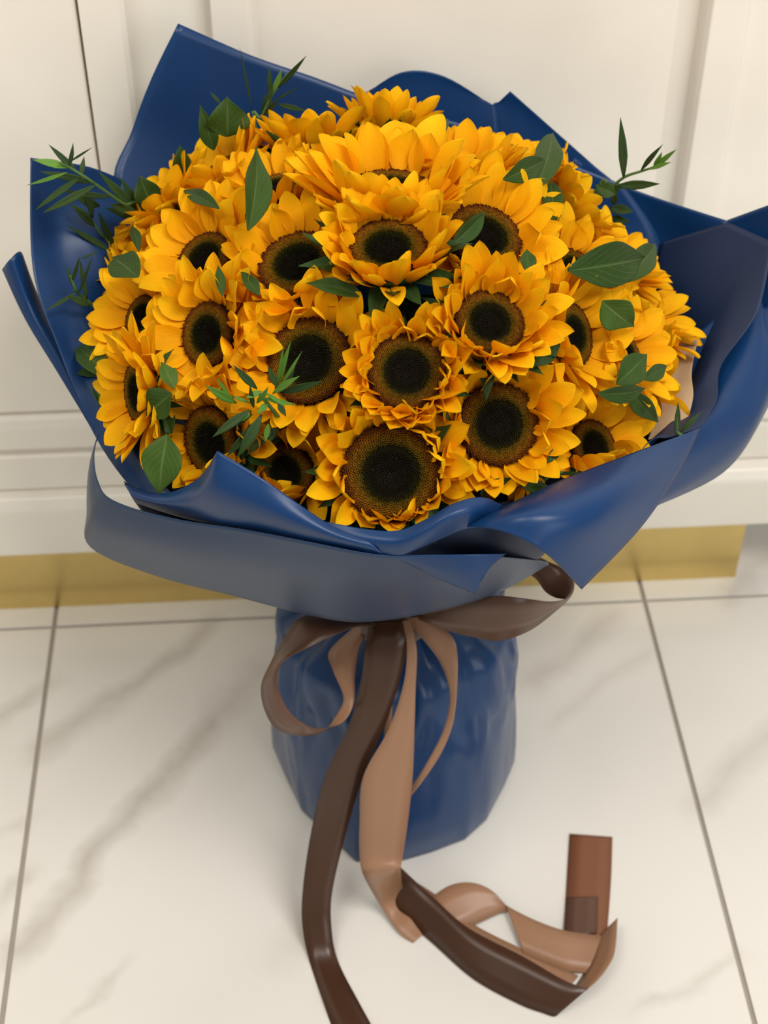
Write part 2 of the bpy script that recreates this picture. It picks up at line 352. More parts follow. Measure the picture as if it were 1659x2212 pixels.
wsheet('paper_sheet', [[V3((.11, .98, .40)), V3((.135, .95, .40)), V3((.155, .92, .40)), V3((.165, .88, .40)), V3((.162, .84, .40)), V3((.155, .80, .40)), V3((.14, .76, .41))],
    [(1380, 700, 1.0), (1410, 740, .98), (1440, 790, .95), (1460, 850, .905), (1455, 900, .86), (1430, 935, .825), (1390, 970, .79)],
    [(1410, 600, 1.02), (1480, 610, .995), (1540, 660, .965), (1540, 740, .925), (1515, 820, .885), (1490, 885, .85), (1450, 945, .80)],
    [(1425, 528, 1.03), (1572, 480, 1.01), (1668, 520, .98), (1640, 668, .935), (1558, 790, .895), (1548, 868, .855), (1512, 926, .82)]],
    [M['paper_shaded'], M['paper']], wob=.0015, sharp=(1, 2), seed=6, label='dark inner sheet of the collar')  # inner shade and doubled layers put into the darker blue
wsheet('paper_sheet', [[V3((.15, .90, .385)), V3((.155, .86, .385)), V3((.15, .82, .39)), V3((.13, .80, .40)), V3((.11, .80, .40))],
    [(1600, 640, .96), (1590, 760, .915), (1545, 860, .87), (1470, 940, .825), (1360, 1030, .78)],
    [(1645, 660, .955), (1665, 760, .92), (1640, 880, .88), (1570, 980, .845), (1400, 1085, .785)],
    [(1655, 655, .955), (1700, 760, .925), (1640, 915, .89), (1560, 1022, .855), (1405, 1098, .79)]], PP, seed=7, label='bright blue outer sheet curling out below the collar')
wsheet('paper_sheet', [[V3((-.11, .98, .40)), V3((-.14, .95, .40)), V3((-.155, .92, .40)), V3((-.165, .88, .40)), V3((-.16, .84, .40)), V3((-.15, .80, .40)), V3((-.14, .77, .41)), V3((-.12, .745, .42))],
    [(320, 520, 1.0), (280, 520, .985), (230, 560, .955), (215, 660, .93), (225, 780, .88), (265, 900, .825), (320, 1010, .775), (380, 1075, .735)],
    [(310, 440, 1.025), (225, 430, 1.0), (120, 460, .965), (130, 620, .925), (165, 770, .88), (225, 910, .825), (295, 1030, .775), (355, 1085, .735)],
    [(300, 405, 1.03), (195, 361, 1.005), (66, 341, .97), (70, 580, .925), (125, 750, .88), (200, 930, .825), (285, 1055, .775), (345, 1100, .735)]],
    [M['paper'], M['paper']], wob=.0004, sharp=(2,), seed=8, label='tall side sheet behind the willow sprig')
wsheet('paper_sheet', [[(312, 1112, .765), (400, 1150, .745), (500, 1180, .725), (620, 1200, .71)],
    [(290, 1080, .768), (370, 1115, .748), (470, 1148, .728), (600, 1170, .712)],
    [(268, 1040, .775), (345, 1085, .755), (450, 1120, .732), (590, 1150, .712)]], [M['paper_shaded'], M['paper_shaded']], seed=12, label='dark sheet deep inside the front fold')
wsheet('paper_sheet', [[(5, 582, .94), (55, 690, .92), (125, 805, .88), (200, 930, .83)],
    [(22, 560, .935), (68, 670, .92), (135, 790, .882), (206, 930, .832)],
    [(46, 545, .945), (85, 660, .93), (150, 780, .89), (212, 930, .838)], [(60, 600, .955), (110, 690, .935), (170, 800, .895), (220, 930, .84)]], BP, flip=True, label='outer sheet folded back, slate sheen in its colour')
# front band, grazing sheen put into its slate colour
wsheet('paper_sheet', [[(212, 938, .80), (203, 985, .79), (212, 1040, .775), (245, 1080, .755), (370, 1119, .715), (520, 1143, .69), (670, 1170, .675), (820, 1197, .667), (950, 1203, .672), (1085, 1204, .69), (1184, 1215, .765)],
    [(212, 940, .80), (195, 1000, .793), (196, 1075, .778), (218, 1140, .762), (350, 1182, .725), (510, 1215, .705), (660, 1248, .694), (800, 1268, .688), (950, 1262, .692), (1085, 1240, .715), (1185, 1217, .768)],
    [(212, 943, .80), (192, 1015, .80), (189, 1105, .79), (197, 1180, .785), (335, 1242, .765), (500, 1287, .752), (650, 1325, .745), (780, 1342, .745), (950, 1318, .75), (1085, 1275, .755), (1186, 1219, .772)]],
    [M['paper_sheen'], M['paper']], flip=True, wob=.001, seed=9, label='wide slate blue band folded over the front')
wsheet('paper_sheet', [[(292, 1085, .75), (345, 1103, .737), (400, 1119, .722), (470, 1134, .702), (560, 1152, .692), (650, 1169, .681), (740, 1184, .674), (830, 1199, .668)],
    [(282, 1068, .745), (342, 1085, .728), (405, 1085, .710), (465, 1065, .69), (560, 1098, .681), (645, 1130, .674), (730, 1162, .669), (815, 1185, .666)],
    [(268, 1046, .758), (350, 1067, .735), (428, 1034, .715), (470, 974, .70), (560, 1029, .690), (640, 1085, .683), (720, 1138, .675), (800, 1172, .668)]],
    PP, sharp=(3,), label='front flap with a raised point beside the shaded sunflower')
wsheet('paper_sheet', [[(740, 1182, .674), (800, 1194, .669), (862, 1200, .667), (915, 1180, .667), (960, 1160, .670), (1010, 1143, .676), (1070, 1140, .69)],
    [(720, 1160, .675), (790, 1168, .669), (860, 1174, .664), (915, 1150, .664), (970, 1118, .668), (1030, 1105, .675), (1075, 1110, .69)],
    [(700, 1126, .682), (790, 1143, .675), (860, 1146, .671), (920, 1122, .672), (980, 1088, .677), (1040, 1074, .685), (1085, 1092, .695)]], PP, label='curved front sheet under the largest face-on sunflower')
wsheet('paper_sheet', [[(940, 1152, .70), (1060, 1107, .705), (1200, 1043, .715), (1350, 985, .74), (1512, 925, .80)],
    [(945, 1150, .695), (1055, 1112, .685), (1185, 1072, .685), (1330, 1050, .70), (1470, 1012, .765)],
    [(945, 1151, .692), (1045, 1122, .674), (1150, 1110, .664), (1275, 1130, .67), (1385, 1138, .71)],
    [(945, 1153, .692), (1020, 1138, .672), (1105, 1154, .657), (1180, 1197, .653), (1256, 1273, .668)]], PP, n=9, label='rolled cone of blue paper with a pale sheen')
wsheet('paper_sheet', [[(846, 1201, .668), (930, 1199, .664), (1010, 1198, .662), (1093, 1196, .668)],
    [(868, 1212, .669), (945, 1228, .664), (1012, 1235, .661), (1062, 1222, .664)],
    [(885, 1220, .672), (950, 1251, .667), (1027, 1283, .664), (1042, 1250, .662)]], PP, sharp=(2,), label='small glossy folded tip over the slate band')
wsheet('paper_sheet', [[(830, 1225, .70), (950, 1225, .70), (1080, 1222, .715), (1165, 1206, .745)],
    [(850, 1180, .71), (950, 1170, .71), (1080, 1165, .72), (1190, 1175, .75)],
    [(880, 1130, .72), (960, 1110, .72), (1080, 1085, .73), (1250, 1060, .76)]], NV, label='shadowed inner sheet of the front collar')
wsheet('kraft_liner', [[(1420, 700, .93), (1420, 810, .885), (1420, 880, .85), (1400, 950, .81)],
    [(1470, 722, .93), (1462, 810, .885), (1462, 870, .85), (1440, 940, .815)],
    [(1511, 719, .93), (1494, 800, .885), (1497, 860, .855), (1476, 936, .82)]], M['kraft'], label='beige woven kraft liner')
wsheet('kraft_liner', [[(230, 640, .93), (230, 720, .90), (230, 780, .875)], [(195, 650, .935), (200, 720, .90), (215, 780, .875)], [(152, 663, .94), (175, 730, .90), (196, 790, .875)]], M['kraft'], label='beige kraft liner corner')

# ------------------------------------------------------------------ satin ribbon bow
rib = empty('ribbon_bow', B2W((0.0, .85, 0.0))); tag(rib, 'brown satin ribbon bow with long tails tied around the blue wrapped base', 'ribbon')
def strip(name, pairs, mats=None, n=8, k=3, label=None):
    rows = [[pt(a) for a, b in pairs], [pt(b) for a, b in pairs]]
    A, B_ = spline(rows[0], n), spline(rows[1], n)
    g = [[a.lerp(b, i / k) for a, b in zip(A, B_)] for i in range(k + 1)]
    o = obj(name, grid_mesh(name, g, mats or [M['rib_d'], M['rib_sheen']])); s = o.modifiers.new('t', 'SOLIDIFY'); s.thickness = .0004; s.offset = 0; s.material_offset = 1
    if label: o['label'] = label
    return into(o, rib)
def cs(x, y): return (500 + x / 2.0738, 1150 + y / 2.0738)      # reading coordinates of an enlarged view
def q1(x, y, by): return (*cs(x, y), by)
DL = [M['rib_d'], M['rib_sheen']]; LD = [M['rib_sheen'], M['rib_d']]
strip('ribbon_loop', [(q1(640, 385, .80), q1(650, 420, .79)), (q1(480, 372, .79), q1(560, 425, .775)), (q1(310, 382, .78), q1(480, 452, .76)), (q1(235, 475, .77), q1(335, 520, .75)), (q1(175, 585, .755), q1(235, 575, .74)),
    (q1(133, 690, .745), q1(206, 640, .735)), (q1(150, 800, .735), q1(214, 715, .73)), (q1(205, 882, .73), q1(262, 805, .727)), (q1(310, 912, .73), q1(335, 862, .727)), (q1(410, 893, .738), q1(402, 878, .737)),
    (q1(462, 830, .755), q1(500, 850, .75)), (q1(502, 742, .77), q1(548, 765, .765)), (q1(452, 612, .785), q1(553, 640, .78)), (q1(440, 530, .80), q1(572, 520, .79)), (q1(560, 415, .81), q1(625, 410, .80))], [M['rib_b'], M['rib_sheen']])
strip('ribbon_loop', [(q1(800, 372, .80), q1(850, 345, .80)), (q1(950, 434, .775), q1(1000, 320, .775)), (q1(1090, 470, .76), q1(1110, 295, .76)), (q1(1205, 484, .755), q1(1200, 285, .755)), (q1(1335, 440, .76), q1(1330, 299, .755)),
    (q1(1450, 355, .775), q1(1430, 310, .77)), (q1(1522, 285, .795), q1(1490, 300, .785)), (q1(1535, 225, .81), q1(1450, 292, .80)), (q1(1505, 180, .82), q1(1405, 265, .81)), (q1(1440, 140, .825), q1(1345, 195, .82)), (q1(1280, 100, .83), q1(1200, 150, .83)), (q1(1000, 240, .84), q1(950, 290, .83))], [M['rib_b'], M['rib_sheen']])
strip('ribbon_loop', [(q1(770, 385, .795), q1(860, 372, .795)), (q1(850, 470, .785), q1(985, 462, .78)), (q1(930, 575, .778), q1(1012, 560, .77)), (q1(972, 680, .77), q1(1010, 690, .765)), (q1(976, 775, .765), q1(1003, 785, .76)),
    (q1(950, 885, .76), q1(982, 890, .757)), (q1(890, 1005, .757), q1(925, 1015, .755)), (q1(812, 1130, .755), q1(812, 1172, .753)), (q1(740, 1200, .76), q1(730, 1240, .76)), (q1(700, 1100, .775), q1(680, 1100, .775)), (q1(720, 800, .79), q1(690, 800, .79)), (q1(740, 500, .80), q1(700, 480, .80))], LD)
strip('ribbon_tail', [(q1(620, 400, .79), q1(800, 395, .79)), (q1(598, 520, .775), q1(790, 500, .775)), (q1(580, 660, .768), q1(755, 660, .765)), (q1(530, 850, .76), q1(690, 860, .757)), (q1(415, 1100, .755), q1(585, 1110, .752)), (q1(355, 1350, .748), q1(507, 1370, .745)),
    ((654, 1920, .728), (718, 1925, .728)), ((653, 2000, .712), (716, 2000, .712)), ((668, 2075, .690), (730, 2075, .690)), ((700, 2170, .650), (778, 2170, .650)), ((730, 2255, .618), (822, 2250, .618)), ((760, 2330, .59), (860, 2330, .59))], DL, label='dark satin tail running out over the floor')
strip('ribbon_tail', [(q1(765, 395, .79), q1(800, 385, .79)), (q1(785, 520, .772), q1(830, 520, .772)), (q1(770, 680, .762), q1(826, 680, .762)), (q1(705, 880, .752), q1(820, 880, .752)), (q1(590, 1095, .745), q1(812, 1090, .745)), (q1(574, 1300, .738), q1(790, 1300, .738)), (q1(574, 1450, .733), q1(768, 1450, .733)),
    ((786, 1893, .727), (866, 1880, .727)), (FL(824, 1960, .014), FL(872, 1925, .014)), (FL(862, 2015, .004), FL(900, 1975, .006)), (FL(892, 2037, .001), FL(930, 2005, .002))], LD, label='pale tan satin tail')
strip('ribbon_tail', [(FL(864, 1872, .034), FL(852, 1962, .006)), (FL(900, 1906, .030), FL(895, 2003, .002)), (FL(935, 1937, .027), FL(937, 2040, .002)), (FL(1010, 2003, .024), FL(1024, 2116, .002)), (FL(1130, 2066, .024), FL(1121, 2169, .002)), (FL(1205, 2110, .024), FL(1172, 2188, .002)), (FL(1245, 2128, .023), FL(1192, 2195, .002)), (FL(1272, 2134, .022), FL(1201, 2195, .002))], LD, label='dark satin tail standing on edge along the floor')
strip('ribbon_tail', [(FL(1272, 2134, .022), FL(1208, 2186, .002)), (FL(1290, 2118, .022), FL(1236, 2140, .002)), (FL(1312, 2090, .022), FL(1256, 2110, .002)), (FL(1328, 2055, .022), FL(1274, 2078, .002)), (FL(1334, 1983, .020), FL(1292, 2024, .002))], LD, label='inside of the ribbon bend, sheen painted tan')
strip('ribbon_tail', [(FL(925, 1945, .012), FL(985, 2012, .003)), (FL(968, 1914, .016), FL(1020, 2000, .003)), (FL(1015, 1906, .018), FL(1055, 1984, .003)), (FL(1060, 1922, .014), FL(1083, 1972, .004)), (FL(1098, 1962, .008), FL(1104, 1970, .006))], DL, label='tan loop of ribbon lying on the tiles')
strip('ribbon_tail', [(FL(1092, 1955, .010), FL(1131, 2060, .004)), (FL(1150, 1985, .012), FL(1178, 2080, .004)), (FL(1220, 2010, .012), FL(1228, 2098, .004)), (FL(1304, 2022, .006), FL(1274, 2102, .003))], DL, label='tan ribbon crossing behind the dark strip')
strip('ribbon_tail', [(FL(880, 1895, .004), FL(880, 1990, .002)), (FL(940, 1932, .004), FL(940, 2030, .002)), (FL(1022, 1996, .004), FL(1020, 2090, .002)), (FL(1132, 2052, .004), FL(1110, 2120, .002)), (FL(1250, 2108, .004), FL(1210, 2150, .002))], DL, label='underside of ribbon on the floor, sheen painted tan')
strip('ribbon_tail', [(FL(1216, 2040, .002), FL(1310, 2040, .002)), (FL(1218, 2010, .0015), FL(1312, 2010, .0015)), (FL(1224, 1900, .001), FL(1320, 1900, .001)), (FL(1230, 1801, .001), FL(1323, 1808, .001))], [M['rib_m'], M['rib_m']], label='cut end of the ribbon lying flat')
strip('ribbon_tail', [(FL(1217, 2020, .0045), FL(1290, 2016, .0045)), (FL(1220, 1980, .003), FL(1291, 1976, .003)), (FL(1223, 1938, .0025), FL(1292, 1937, .0025))], [M['rib_b'], M['rib_b']], label='darker doubled layer of ribbon')
def knot():
    V, F = [], []; nu, nv = 16, 12; c = P(848, 1352, .80)
    for i in range(nu + 1):
        t = i / nu * 2 - 1
        for k in range(nv):
            a = 2 * math.pi * k / nv; r = .020 * math.sqrt(max(0.0, 1 - t * t * .85)) * (1 + .10 * math.sin(a * 4 + t * 3))
            V.append(B2W(c + Vector((t * .024, -math.cos(a) * r * .7, math.sin(a) * r * 1.0))))
    for i in range(nu):
        for k in range(nv): F.append((i * nv + k, i * nv + (k + 1) % nv, (i + 1) * nv + (k + 1) % nv, (i + 1) * nv + k))
    into(obj('knot', mesh('knot', V, F, M['rib_d'])), rib)
    V, F = [], []; n = 48                                        # band round the waist
    for z in (.243, .256, .270):
        for k in range(n):
            a = 2 * math.pi * k / n; r = .056; V.append(B2W(Vector((.006 + math.cos(a) * r, .898 + math.sin(a) * r, z))))
    F = [(i * n + k, i * n + (k + 1) % n, (i + 1) * n + (k + 1) % n, (i + 1) * n + k) for i in range(2) for k in range(n)]
    into(obj('waist_band', mesh('waist_band', V, F, M['rib_d'])), rib)
knot()

# ------------------------------------------------------------------ sunflower parts (shared meshes)
WPROF = [(0, .36), (.12, .62), (.28, .90), (.45, 1.0), (.62, .98), (.76, .86), (.87, .62), (.94, .37), (.98, .17), (1, .02)]
def wprof(u, tb=WPROF):
    for (a, x), (b, y) in zip(tb, tb[1:]):
        if u <= b: return x + (y - x) * (u - a) / (b - a)
    return tb[-1][1]
def blade_mesh(name, m, L, W, bend, fold, ripple, seed, nu=11, nv=8, tb=WPROF, twist=0.0, tipcurl=0.0):
    rnd = random.Random(seed); V, F, U = [], [], []; p = Vector((0, 0, 0)); ph = rnd.random() * 6
    for i in range(nu + 1):
        u = 1 - (1 - i / nu) ** 1.35; a = bend * u + tipcurl * max(0, u - .6) ** 1.5 * 4
        if i: p = p + Vector((math.cos(a), 0, math.sin(a))) * (L * (u - u_prev))
        u_prev = u
        up = Vector((-math.sin(a), 0, math.cos(a))); wd = W / 2 * wprof(u, tb); tw = twist * u
        for j in range(nv + 1):
            v = j / nv * 2 - 1
            side = Vector((0, math.cos(tw), 0)) + up * math.sin(tw)
            z = fold * wd * (abs(v) ** 1.6) + ripple * W * .12 * math.sin(ph + u * 7 + v * 2.5) * abs(v) - .06 * W * math.exp(-(v * 5) ** 2) * (1 - u * .6) - .03 * W * math.exp(-((abs(v) - .5) * 6) ** 2)
            V.append(p + side * (wd * v) + up * z); U.append((u, j / nv))
    n = nv + 1
    F = [(i * n + j, (i + 1) * n + j, (i + 1) * n + j + 1, i * n + j + 1) for i in range(nu) for j in range(nv)]
    return mesh(name, V, F, m, U)
PET = []
for s in range(10):
    r = random.Random(100 + s)
    PET.append(blade_mesh('petal', M['petal'], 1.0, r.uniform(.40, .50), r.uniform(-.20, .35), r.uniform(.15, .5), r.uniform(.15, .5), s, twist=r.uniform(-.25, .25), tipcurl=r.uniform(-.35, .35)))
PETC = [blade_mesh('petal', M['petal'], .85, .56, random.Random(s).uniform(.2, .6), random.Random(s + 5).uniform(.7, 1.1), .6, 40 + s, twist=random.Random(s).uniform(-.6, .6), tipcurl=.3) for s in range(4)]
SEP_TB = [(0, .75), (.25, 1.0), (.5, .8), (.75, .42), (.92, .12), (1, .02)]
SEP = [blade_mesh('bract', M['green'], 1.0, .40, random.Random(s).uniform(-.7, .3), .25, .4, 60 + s, nu=6, nv=4, tb=SEP_TB) for s in range(3)]
def disc_z(r): return .10 + .10 * (1 - (r - .62) ** 2 / .38) - .16 * max(0, .35 - r)
def make_disc():
    V, F = [], []; n = 36; rr = [0, .15, .3, .5, .7, .85, .96, 1.02, 1.0, .8, .45]
    zz = [disc_z(0) - .02, disc_z(.15) - .02, disc_z(.3) - .02, disc_z(.5) - .02, disc_z(.7) - .02, disc_z(.85) - .02, .09, 0, -.15, -.38, -.55]
    for r, z in zip(rr, zz):
        for k in range(n):
            a = 2 * math.pi * k / n; V.append((r * math.cos(a), r * math.sin(a), z))
    F = [(i * n + k, i * n + (k + 1) % n, (i + 1) * n + (k + 1) % n, (i + 1) * n + k) for i in range(len(rr) - 1) for k in range(n)]
    F = [tuple(reversed(f)) for f in F]
    m = mesh('disc', V, F, [M['disc'], M['green']])
    for p in m.polygons:
        if p.index >= 7 * n: p.material_index = 1
    # florets: about a thousand little cups in a spiral
    V, F, CL = [], [], []; NF = 950; rnd = random.Random(3)
    def band(r):
        st = [(0, (.014, .008, .006)), (.25, (.010, .008, .005)), (.44, (.011, .012, .003)), (.56, (.022, .024, .003)), (.68, (.15, .080, .005)), (.82, (.215, .085, .005)), (.91, (.14, .042, .005)), (1.0, (.06, .014, .004))]
        for (a, x), (b, y) in zip(st, st[1:]):
            if r <= b: t = (r - a) / (b - a); return [x[i] + (y[i] - x[i]) * t for i in range(3)]
        return list(st[-1][1])
    for k in range(NF):
        r = math.sqrt((k + .5) / NF); th = k * 2.399963; c = Vector((r * math.cos(th), r * math.sin(th), disc_z(r)))
        s = .052 * (.80 + .25 * r); hgt = .035 + .03 * rnd.random() if r > .5 else .05 + .03 * rnd.random()
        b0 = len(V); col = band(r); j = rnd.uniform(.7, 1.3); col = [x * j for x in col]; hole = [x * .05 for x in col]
        up = Vector((c.x * .35, c.y * .35, 1)).normalized()
        e1 = Vector((math.cos(th), math.sin(th), 0)); e2 = Vector((-math.sin(th), math.cos(th), 0))
        for q in range(6):
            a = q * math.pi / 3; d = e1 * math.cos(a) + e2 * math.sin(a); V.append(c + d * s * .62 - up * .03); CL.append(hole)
        if r > .58:
            for q in range(6):
                a = q * math.pi / 3; d = e1 * math.cos(a) + e2 * math.sin(a); V.append(c + d * s * .60 + up * hgt); CL.append(col)
            for q in range(6):
                a = q * math.pi / 3; d = e1 * math.cos(a) + e2 * math.sin(a); V.append(c + d * s * .46 + up * hgt); CL.append(col)
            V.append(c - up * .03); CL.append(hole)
            for q in range(6):
                q2 = (q + 1) % 6; F += [(b0 + q, b0 + q2, b0 + 6 + q2, b0 + 6 + q), (b0 + 6 + q, b0 + 6 + q2, b0 + 12 + q2, b0 + 12 + q), (b0 + 12 + q, b0 + 12 + q2, b0 + 18)]
        else:
            V.append(c + up * hgt); CL.append([x * 1.6 for x in col] if rnd.random() > .008 else (.05, .042, .035))
            for q in range(6): F.append((b0 + q, b0 + (q + 1) % 6, b0 + 6))
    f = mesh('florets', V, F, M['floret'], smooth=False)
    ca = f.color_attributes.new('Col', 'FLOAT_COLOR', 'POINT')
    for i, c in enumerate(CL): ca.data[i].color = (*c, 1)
    return m, f
DISC, FLOR = make_disc()
CM = Matrix(((CY, SY, 0), (-SY, CY, 0), (0, 0, 1)))                       # bouquet -> world rotation
def cam_axes(px, py):
    fwd = ray(px, py).normalized(); right = Vector((1, 0, 0)); right = (right - fwd * right.dot(fwd)).normalized(); up = right.cross(fwd); return right, up, -fwd
GROUP = 'sunflowers in the bouquet'
def pix(v):
    d = v - EYE; dep = d.dot(ray(829.5, 1106)); return 829.5 + d.x / dep * FPX, 1106 - (d.y * math.sin(PITCH) + d.z * math.cos(PITCH)) / dep * FPX
RIM = [(-500, 900), (180, 930), (250, 1035), (350, 1066), (430, 1036), (470, 1000), (560, 1035), (720, 1140), (860, 1148), (930, 1118), (1000, 1085), (1060, 1090), (1200, 1043), (1350, 985), (1510, 926), (2500, 800)]
def rim(x):
    for (a, p_), (b, q_) in zip(RIM, RIM[1:]):
        if x <= b: return p_ + (q_ - p_) * (x - a) / (b - a)
    return 900
def sunflower(px, py, dpx, th, ph, elev, Ls, dr, label, n=(15, 16, 14), sep=True, curl=.12, seed=0, fan=0.0):
    rnd = random.Random(500 + seed); pos = dome(px, py, dr); R_, U_, Vw = cam_axes(px, py); t, f = math.radians(th), math.radians(ph)
    nrm = Vw * math.cos(t) + (R_ * math.cos(f) + U_ * math.sin(f)) * math.sin(t)
    dist = (pos - EYE).dot(ray(829.5, 1106)); rd = dpx / 2 * dist / FPX
    root = empty('sunflower', B2W(pos)); tag(root, label, 'sunflower', GROUP)
    nw = CM @ nrm; q = nw.to_track_quat('Z', 'Y'); root.rotation_mode = 'QUATERNION'; root.rotation_quaternion = q; root.rotation_mode = 'XYZ'; root.rotation_euler = q.to_euler()
    d = obj('disc', DISC, root); d.scale = (rd, rd, rd)
    fl_ = obj('florets', FLOR, d); fl_['kind'] = 'stuff'
    L0 = .0345 * Ls
    for ring, cnt in enumerate(n):
        el0 = math.radians(elev + (7, -6, -20)[ring]); off = rnd.random()
        for k in range(cnt):
            a = 2 * math.pi * (k + off + rnd.uniform(-.28, .28)) / cnt
            pool = PETC if rnd.random() < curl * (1.6 if ring == 0 else .6) else PET
            p = obj('petal', rnd.choice(pool), root)
            e = min(el0 + math.radians(rnd.uniform(-11, 11)), 1.18); rl = rnd.uniform(-.28, .28)
            L = L0 * rnd.uniform(.82, 1.12) * (.84, 1.0, 1.04)[ring]
            Wd = L0 * rnd.uniform(.85, 1.12)
            mt = Matrix.Translation((math.cos(a) * rd * (.99, 1.0, .96)[ring], math.sin(a) * rd * (.99, 1.0, .96)[ring], -rd * (.0, .14, .26)[ring])) @ Matrix.Rotation(a + rnd.uniform(-.14, .14), 4, 'Z') @ Matrix.Rotation(-e, 4, 'Y') @ Matrix.Rotation(rl, 4, 'X') @ Matrix.Diagonal((L, Wd, L * .9, 1))
            p.matrix_basis = mt
            for _ in range(6):                       # petals pressed upright where the paper holds them back
                tip = CM.transposed() @ (Matrix.Translation(root.location) @ q.to_matrix().to_4x4() @ mt @ Vector((1, 0, 0)))
                tx, ty = pix(tip)
                if ty < rim(tx) + 6 or tip.y > .86: break
                e += .22; mt = Matrix.Translation(mt.to_translation()) @ Matrix.Rotation(a, 4, 'Z') @ Matrix.Rotation(-e, 4, 'Y') @ Matrix.Rotation(rl, 4, 'X') @ Matrix.Diagonal((L * .9, Wd, L * .8, 1))
                p.matrix_basis = mt
    if sep:
        for k in range(18):
            a = 2 * math.pi * (k + rnd.uniform(-.3, .3)) / 18; p = obj('bract', SEP[k % 3], root); e = math.radians(elev - 24 - (k % 2) * 16 + rnd.uniform(-14, 10)); L = rd * (rnd.uniform(1.2, 1.6) if th > 80 or elev > 61 else rnd.uniform(.8, 1.1))
            p.matrix_basis = Matrix.Translation((math.cos(a) * rd * .86, math.sin(a) * rd * .86, -rd * .34)) @ Matrix.Rotation(a, 4, 'Z') @ Matrix.Rotation(-e, 4, 'Y') @ Matrix.Diagonal((L, L * 1.05, L, 1))
    # stem down to the tie
    inv = (Matrix.Translation(root.location) @ q.to_matrix().to_4x4()).inverted()
    base = Vector((pos.x * .12, .90 + (pos.y - .90) * .12, .25)); s0 = pos - nrm * rd * .4; s1 = pos - nrm * .07
    s1 = s1.lerp(Vector((0, .9, .35)), .35); pts = []
    for i in range(9):
        u = i / 8; pts.append(inv @ B2W((s0 * (1 - u) ** 2 + s1 * (2 * u * (1 - u)) + base * u * u)))
    obj('stem', tube_mesh('stem', pts, .0055, .0045, M['stem']), root)
    return root, pos, inv, rd
